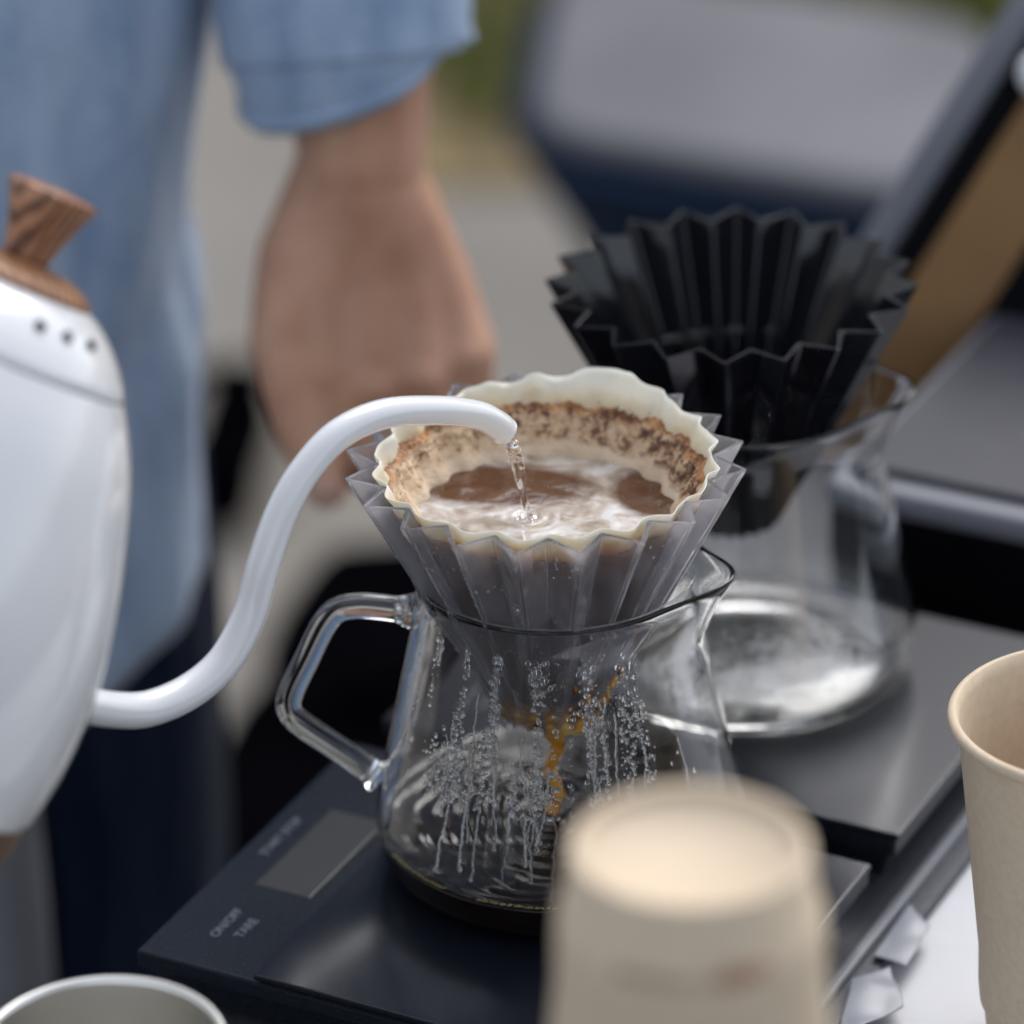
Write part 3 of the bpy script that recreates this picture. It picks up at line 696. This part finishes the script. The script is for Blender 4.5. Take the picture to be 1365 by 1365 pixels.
def wrap(a0, z0, s, size, m, root, flip=False, extra=.0003):
    def fn(v):
        f = -1 if flip else 1
        z = z0 + f * v.y; r = RB + (RT - RB) * z / CUP_H + .0012 * (1 if z < .03 else 0) + extra * .3 + v.z; a = a0 + f * v.x / r
        return Vector((r * math.cos(a), r * math.sin(a), z))
    return text_mesh('printed_text', s, size, m, root, fn, .0001)
cupR = empty('paper_cup', (.1782, -.0750, ZT + .0002), 'upright beige paper cup at the right, beside the bar mat', 'paper cup', 'beige paper cups')
cup_parts(cupR)
wrap(R(-112), .0225, 'compostable cup', .0055, 'print', cupR)
wrap(R(-75), .030, 'PAPER', .012, 'print', cupR)
ZTOP = .2531
cf = Vector((.0312, -.4017, ZTOP))
cupF = empty('paper_cup', (cf.x, cf.y, ZTOP), 'upside down beige paper cup, blurred in the foreground', 'paper cup', 'beige paper cups'); cupF.rotation_euler = (PI, 0, 0)
cup_parts(cupF)
wrap(R(68), .0200, 'cup', .0105, 'redprint', cupF, flip=False)
wrap(R(95), .0200, 'please compost', .0060, 'print', cupF)
zc = ZTOP - CUP_H - .0002
bx_ = slab('carton', [(cf.x - .07, cf.y - .06), (cf.x + .07, cf.y - .06), (cf.x + .07, cf.y + .06), (cf.x - .07, cf.y + .06)], ZT, zc, 'carton', bev=.001)
tag(bx_, 'plain black carton that the upside down cup stands on', 'box')

# ------------------------------------------------------------ steel pitcher
pl = Vector((-.1405, -.219, ZM)); hp_ = .0725 - ZM; rp = .0375
pit = empty('milk_pitcher', pl, 'brushed steel cup at the lower left corner, seen by its rim', 'steel cup')
lathe('steel_wall', [(0, 0), (rp * .95, 0), (rp, .003), (rp, hp_ * .5), (rp, hp_ - .001), (rp + .0008, hp_ - .0003), (rp + .0006, hp_ + .0006), (rp - .0008, hp_ + .0003), (rp - .0012, hp_ - .002), (rp - .0012, hp_ * .5), (rp - .0012, .004), (rp * .9, .0015), (0, .0015)], 'steel', pit, n=96)
tube('handle', [(-rp, 0, hp_ * .85), (-rp - .02, 0, hp_ * .9), (-rp - .03, 0, hp_ * .6), (-rp - .02, 0, hp_ * .25), (-rp, 0, hp_ * .2)], .0035, 'steel', pit)

# ------------------------------------------------------------ plastic wrappers beside the mat
def sheet(name, poly, m, label, cat, amp=.004, seed=0, z0=ZT, nx=26):
    (ax_, ay), (bx, by), (cx, cy_), (dx, dy) = poly; vs, fs = [], []
    for i in range(nx):
        for j in range(nx):
            u, v = i / (nx - 1), j / (nx - 1)
            x = (ax_ * (1 - u) + bx * u) * (1 - v) + (dx * (1 - u) + cx * u) * v; y = (ay * (1 - u) + by * u) * (1 - v) + (dy * (1 - u) + cy_ * u) * v
            nn = noise.noise(Vector((x * 70, y * 70, seed))); n2 = abs(noise.noise(Vector((x * 35, y * 35, seed + 5))))
            vs.append((x + .001 * nn, y + .001 * nn, z0 + .0012 + amp * (.6 * nn + .4 + .15 * n2) ))
    for i in range(nx - 1):
        for j in range(nx - 1): fs.append((i * nx + j, i * nx + j + 1, (i + 1) * nx + j + 1, (i + 1) * nx + j))
    o = mk(name, vs, fs, m); s = o.modifiers.new('thickness', 'SOLIDIFY'); s.thickness = .0004; return tag(o, label, cat, 'pale plastic wrappers beside the mat')
sheet('plastic_wrapper', [W(.2165, .1740), W(.2290, .1635), W(.2310, .1352), W(.2180, .1380)], 'wrapper', 'pale grey crumpled wrapper nearer the upright cup, against the mat edge', 'wrapper', .0012, 1, ZT + .0052)
sheet('plastic_wrapper', [W(.2170, .1200), W(.2260, .1340), W(.2400, .1130), W(.2270, .0850)], 'wrapper', 'pale grey crumpled wrapper just right of the upside down cup', 'wrapper', .0014, 7, ZT + .0052)

# ------------------------------------------------------------ black equipment case and leaning board
ca0 = Vector((.117, .2415)); 
def CW(a, b): p = ca0 + A_ * a + B_ * b; return (p.x, p.y)
case = empty('equipment_case', (*CW(.1, .08), ZT), 'black equipment case with grey front edge behind the rear scale', 'equipment case')
def cq(a, b, c_, d): return [CW(a, c_), CW(b, c_), CW(b, d), CW(a, d)]
local(slab('case_body', cq(0, .26, 0, .17), ZT + .001, .012, 'caseblack', bev=.003), case)
local(slab('grey_trim', cq(-.001, .261, -.002, .171), .0121, .024, 'edgegrey', bev=.004), case)
local(slab('top_panel', cq(.006, .25, .010, .165), .0238, .0275, 'case', bev=.001), case)
def board_slab(name, p, q, r, th, m, parent, org):
    p, q, r = Vector(p) - org, Vector(q) - org, Vector(r) - org; n = (q - p).cross(r - p).normalized() * th; s = q + r - p
    vs = [p, q, s, r, p + n, q + n, s + n, r + n]; o = mk(name, vs, [(0, 1, 2, 3), (4, 5, 6, 7), (0, 1, 5, 4), (1, 2, 6, 5), (2, 3, 7, 6), (3, 0, 4, 7)], m, parent, smooth=False)
    bv = o.modifiers.new('bevel', 'BEVEL'); bv.width = .0012; bv.segments = 2; return o
lb = empty('leaning_board', (.15, .37, ZT), 'brown board with a black edge leaning diagonally behind the rear carafe', 'board')
org = Vector((.15, .37, ZT))
BL, TL = Vector((.1135, .385, -.031)), Vector((.2290, .435, .1435)); wv = Vector((.033, -.008, -.018))
board_slab('brown_board', BL + Vector((.004, 0, -.001)), TL + Vector((.004, 0, -.001)), BL + wv, .006, 'brown', lb, org)
board_slab('black_edge', BL - wv * .22, TL - wv * .22, BL + Vector((.0038, 0, -.001)), .012, 'caseblack', lb, org)
board_slab('shade_panel', BL + wv * 1.01, TL + wv * 1.01, BL + wv * 3.2, .006, 'caseblack', lb, org)  # dark sheet standing in for the brown face shading to black
board_slab('grey_back_panel', BL - wv * .55 + Vector((0, .010, 0)), TL - wv * .55 + Vector((0, .010, 0)), BL - wv * .165 + Vector((0, .010, 0)), .004, 'edgegrey', lb, org)
kn = Vector((.2176, .42, .1225)) - org
kb = ([], []); blob_data(kb, Vector((0, 0, 0)), .0105, 1, 1, 1, 24, 14); mk('white_knob', *kb, 'whiteplastic', lb, loc=kn)

# ------------------------------------------------------------ behind: grey topped stand and bags on the pavement
tp = [(.000, 1.505), (.268, 1.366), (.352, 1.671), (.030, 1.840)]
st_ = empty('covered_stand', (.16, 1.6, -.80), 'grey topped stand draped in navy cloth behind the table', 'side table')
cxm = sum(p[0] for p in tp) / 4; cym = sum(p[1] for p in tp) / 4
def rounded(poly, rad, k=6):
    out = []; n = len(poly)
    for i_ in range(n):
        p0, p1, p2 = Vector(poly[i_ - 1]), Vector(poly[i_]), Vector(poly[(i_ + 1) % n]); a_ = p1 + (p0 - p1).normalized() * rad; b_ = p1 + (p2 - p1).normalized() * rad
        for q in range(k + 1): t = q / k; v = a_ * (1 - t) ** 2 + p1 * 2 * t * (1 - t) + b_ * t * t; out.append((v.x, v.y))
    return out
def shrink(k): return [(cxm + (x - cxm) * k, cym + (y - cym) * k) for x, y in tp]
local(slab('grey_top', rounded(shrink(.97), .06), -.372, -.35, 'greytop', bev=.009), st_)
local(slab('pedestal', rounded(shrink(.62), .05), -.79, -.5005, 'blackcloth', bev=.01), st_)
local(slab('navy_cover', rounded(shrink(.66), .05), -.50, -.373, 'navycloth', bev=.012, top=rounded(shrink(1.13), .10)), st_)
def bag_mesh(name, corners, z1, m, label, cat, seed):
    me = bpy.data.meshes.new(name); bm = bmesh.new(); n = len(corners)
    lo = [bm.verts.new((x, y, -.80)) for x, y in corners]; cxx = sum(c[0] for c in corners) / n; cyy = sum(c[1] for c in corners) / n
    hi = [bm.verts.new((cxx + (x - cxx) * .86, cyy + (y - cyy) * .86, z1)) for x, y in corners]
    bm.faces.new(lo[::-1]); bm.faces.new(hi)
    for k in range(n): bm.faces.new((lo[k], lo[(k + 1) % n], hi[(k + 1) % n], hi[k]))
    bmesh.ops.bevel(bm, geom=list(bm.edges), offset=.03, segments=3, affect='EDGES', profile=.5)
    bmesh.ops.subdivide_edges(bm, edges=list(bm.edges), cuts=3, use_grid_fill=True)
    for v in bm.verts:
        if v.co.z > -.79: v.co += Vector((noise.noise(v.co * 9 + Vector((seed, 0, 0))), noise.noise(v.co * 9 + Vector((0, seed, 0))), noise.noise(v.co * 9))) * .014
    bm.to_mesh(me); bm.free(); me.materials.append(M[m]); me.polygons.foreach_set('use_smooth', [True] * len(me.polygons))
    root = empty(name, (cxx, cyy, -.80), label, cat)
    o = bpy.data.objects.new('bag_body', me); C.objects.link(o); local(o, root)
    tube('carry_strap', [(-.05, 0, z1 + .79), (-.048, 0, z1 + .81), (0, .0, z1 + .82), (.048, 0, z1 + .81), (.05, 0, z1 + .79)], .008, m, root, n=10, k=5)
    return root
bag_mesh('equipment_bag', [(-.275, .80), (.16, .80), (.16, 1.36), (-.165, 1.36), (-.205, 1.08)], -.56, 'blackcloth', 'large black bag on the pavement behind the table', 'bag', 1)
bag_mesh('equipment_bag', [(-.27, 1.78), (-.215, 1.72), (-.195, 1.93), (-.25, 1.98)], -.72, 'blackcloth', 'small black bag on the pavement beside the blue shirt', 'bag', 5)

# ------------------------------------------------------------ person
def capsules(name, chains, voxel, m, parent, smooth_it=6, extra=()):
    """one continuous surface grown round chains of (x, y, z, r) points"""
    bm = bmesh.new()
    def ball(c, r, s=(1, 1, 1)):
        bmesh.ops.create_icosphere(bm, subdivisions=2, radius=1, matrix=Matrix.Translation(c) @ Matrix.Diagonal((r * s[0], r * s[1], r * s[2], 1)))
    for ch in chains:
        for p, q in zip(ch[:-1], ch[1:]):
            a, b = Vector(p[:3]), Vector(q[:3]); L_ = (b - a).length; n = max(2, int(L_ / (min(p[3], q[3]) * .22)))
            for k in range(n + 1):
                t = k / n; ball(a.lerp(b, t), p[3] * (1 - t) + q[3] * t)
    for c, r, s in extra: ball(Vector(c), r, s)
    me = bpy.data.meshes.new(name); bm.to_mesh(me); bm.free(); o = bpy.data.objects.new(name, me); C.objects.link(o)
    r = o.modifiers.new('r', 'REMESH'); r.mode = 'VOXEL'; r.voxel_size = voxel; s = o.modifiers.new('s', 'SMOOTH'); s.factor = .6; s.iterations = smooth_it
    dg = bpy.context.evaluated_depsgraph_get(); me2 = bpy.data.meshes.new_from_object(o.evaluated_get(dg)); o.modifiers.clear(); o.data = me2
    me2.materials.clear(); me2.materials.append(M[m]); me2.polygons.foreach_set('use_smooth', [True] * len(me2.polygons)); o.parent = parent
    return o
PB = Vector((-.32, .42, -.80))
per = empty('person', PB, 'person in light blue denim shirt and dark navy trousers, left arm hanging', 'person')
D_ = lambda *p: (p[0] - PB.x, p[1] - PB.y, p[2] - PB.z, *p[3:])
arm = [[D_(-.10, .45, .46, .046), D_(-.070, .412, .30, .043), D_(-.0690, .378, .19, .0345), D_(-.0705, .362, .118, .0285)],
       [D_(-.0705, .362, .118, .0260), D_(-.087, .346, .064, .0185), D_(-.089, .332, .034, .0145), D_(-.088, .320, .008, .0112), D_(-.084, .334, -.014, .0100), D_(-.079, .354, -.014, .0088)],
       [D_(-.0705, .362, .118, .0260), D_(-.069, .345, .066, .0180), D_(-.068, .327, .030, .0150), D_(-.067, .317, .000, .0114), D_(-.066, .334, -.022, .0100), D_(-.065, .356, -.018, .0090)],
       [D_(-.0705, .362, .118, .0250), D_(-.053, .346, .066, .0175), D_(-.047, .329, .032, .0142), D_(-.046, .320, .003, .0106), D_(-.045, .337, -.018, .0096), D_(-.045, .357, -.014, .0086)],
       [D_(-.0690, .362, .112, .0235), D_(-.041, .350, .064, .0160), D_(-.0290, .336, .038, .0130), D_(-.028, .329, .014, .0094), D_(-.029, .345, -.004, .0084), D_(-.031, .361, -.002, .0077)],
       [D_(-.078, .362, .108, .0225), D_(-.0985, .350, .076, .0180), D_(-.1065, .334, .048, .0140), D_(-.0995, .316, .018, .0120), D_(-.0885, .306, -.008, .0100)]]
capsules('bare_arm', arm, .0026, 'skin', per, 4, extra=[(D_(x_, y_, z_)[:3], r_, (1, .8, 1)) for x_, y_, z_, r_ in ((-.089, .322, .036, .0085), (-.068, .316, .031, .0090), (-.047, .319, .034, .0084), (-.029, .327, .040, .0074))])
for (x, y, z) in ((-.0890, .2965, -.005),):
    kb = ([], []); blob_data(kb, Vector((0, 0, 0)), .0062, .9, .35, 1.2, 12, 8); mk('thumbnail', *kb, 'nail', per, loc=D_(x, y, z))
def loft(name, rings, m, parent, fold=.006, fs_=9, seed=0, n=120, hem=None, closed_top=False, th=.0022):
    """rings: (cx, cy, z, a, b) dense list"""
    pts = []
    for (p, q) in zip(rings[:-1], rings[1:]):
        kk = max(2, int(abs(q[2] - p[2]) / .012))
        for k in range(kk): t = k / kk; pts.append([u * (1 - t) + v * t for u, v in zip(p, q)])
    pts.append(list(rings[-1])); vs, fs = [], []
    zlo = rings[0][2]
    for i, (cx_, cy2, z, a, b) in enumerate(pts):
        for k in range(n):
            an = 2 * PI * k / n; zz = z
            if hem: h = hem(an); zz = h + (z - zlo) * (rings[-1][2] - h) / (rings[-1][2] - zlo)
            f = fold * noise.noise(Vector((math.cos(an) * 2.2 + seed, math.sin(an) * 2.2, zz * fs_ * .5))) + fold * .5 * noise.noise(Vector((math.cos(an) * 7 + seed, math.sin(an) * 7, zz * fs_ * 1.5 + seed)))
            vs.append(D_(cx_ + (a + f) * math.cos(an), cy2 + (b + f) * math.sin(an), zz))
    for i in range(len(pts) - 1):
        for k in range(n): fs.append((i * n + k, i * n + (k + 1) % n, (i + 1) * n + (k + 1) % n, (i + 1) * n + k))
    o = mk(name, vs, fs, m, parent); s = o.modifiers.new('thickness', 'SOLIDIFY'); s.thickness = th; s.offset = -1; return o
def shirt_hem(an):
    front = max(0, -math.sin(an)); return -.048 - .105 * front ** .7 - .06 * max(0, math.sin(an))
sh = loft('shirt', [(-.335, .42, -.17, .186, .140), (-.335, .42, -.055, .1935, .134), (-.335, .42, -.015, .1885, .124), (-.335, .42, .035, .196, .126), (-.335, .42, .17, .2140, .130), (-.335, .43, .34, .222, .132), (-.335, .44, .45, .20, .125), (-.335, .44, .52, .13, .10), (-.335, .44, .55, .068, .066)], 'denim', per, .012, 7, 2, 160, shirt_hem)
# sleeve along the arm
def limb_sleeve(name, pts, m, parent, fold, seed, n=72, th=.0022, tilt=0):
    path = catmull([p[:3] for p in pts], 10); vs, fs = [], []; nn = len(path)
    for i, p in enumerate(path):
        t = i / (nn - 1) * (len(pts) - 1); k0 = min(int(t), len(pts) - 2); r = pts[k0][3] * (1 - (t - k0)) + pts[k0 + 1][3] * (t - k0)
        d = (path[min(i + 1, nn - 1)] - path[max(i - 1, 0)]).normalized(); u = Vector((1, 0, 0)); u = (u - d * u.dot(d)).normalized(); v = d.cross(u)
        for k in range(n):
            a = 2 * PI * k / n; f = fold * noise.noise(Vector((math.cos(a) * 1.6 + seed, math.sin(a) * 1.6, p.z * 16))) + fold * .5 * noise.noise(Vector((math.cos(a) * 4 + seed, math.sin(a) * 4, p.z * 40)))
            q = p + u * ((r + f) * math.cos(a)) + v * ((r + f) * .93 * math.sin(a)); q.z += tilt * (q.x - p.x) * (i / nn) ** 2; vs.append(q)
    for i in range(nn - 1):
        for k in range(n): fs.append((i * n + k, i * n + (k + 1) % n, (i + 1) * n + (k + 1) % n, (i + 1) * n + k))
    o = mk(name, vs, fs, m, parent); s = o.modifiers.new('thickness', 'SOLIDIFY'); s.thickness = th; s.offset = -1; return o
sv = limb_sleeve('sleeve', [D_(-.20, .445, .50, .085), D_(-.125, .44, .42, .075), D_(-.082, .415, .31, .060), D_(-.078, .388, .22, .0510), D_(-.0765, .374, .176, .0480), D_(-.0760, .370, .163, .0480)], 'denim', per, .007, 3, tilt=.14)
limb_sleeve('rolled_cuff', [D_(-.0775, .382, .203, .0520), D_(-.0765, .376, .184, .0530), D_(-.0755, .371, .163, .0520), D_(-.0755, .369, .156, .0480), D_(-.0753, .369, .154, .0420)], 'denim', sv, .003, 8, th=.005, tilt=.24)
tr = loft('trousers', [(-.2350, .42, -.76, .060, .065), (-.2360, .42, -.45, .078, .082), (-.2380, .42, -.20, .090, .095), (-.2450, .42, -.06, .094, .100)], 'trouser', per, .008, 8, 5, 100)
t2 = loft('trouser_leg', [(-.435, .42, -.76, .060, .065), (-.434, .42, -.45, .078, .082), (-.430, .42, -.20, .090, .095), (-.425, .42, -.06, .094, .100)], 'trouser', tr, .008, 8, 9, 100); t2.location = (0, 0, 0)
for x in (-.235, -.435): capsules('shoe', [[D_(x, .45, -.765, .036), D_(x, .40, -.768, .034), D_(x, .33, -.776, .026)]], .006, 'blackcloth', per, 3)
# towel
vs, fs = [], []
for i in range(30):
    for j in range(60):
        u, v = i / 29, j / 59; x = -.30 + (.0845 - .004 * (1 - v)) * u; z = -.13 - .30 * v
        vs.append((x, .296 + .006 * math.sin(u * 13 + v * 1.5) + .004 * noise.noise(Vector((u * 4, v * 5, 3))), z))
for i in range(29):
    for j in range(59): fs.append((i * 60 + j, i * 60 + j + 1, (i + 1) * 60 + j + 1, (i + 1) * 60 + j))
tw = mk('towel', vs, fs, 'greycloth'); tag(tw, 'grey towel hanging over the dark trousers at the lower left', 'towel'); s = tw.modifiers.new('thickness', 'SOLIDIFY'); s.thickness = .003
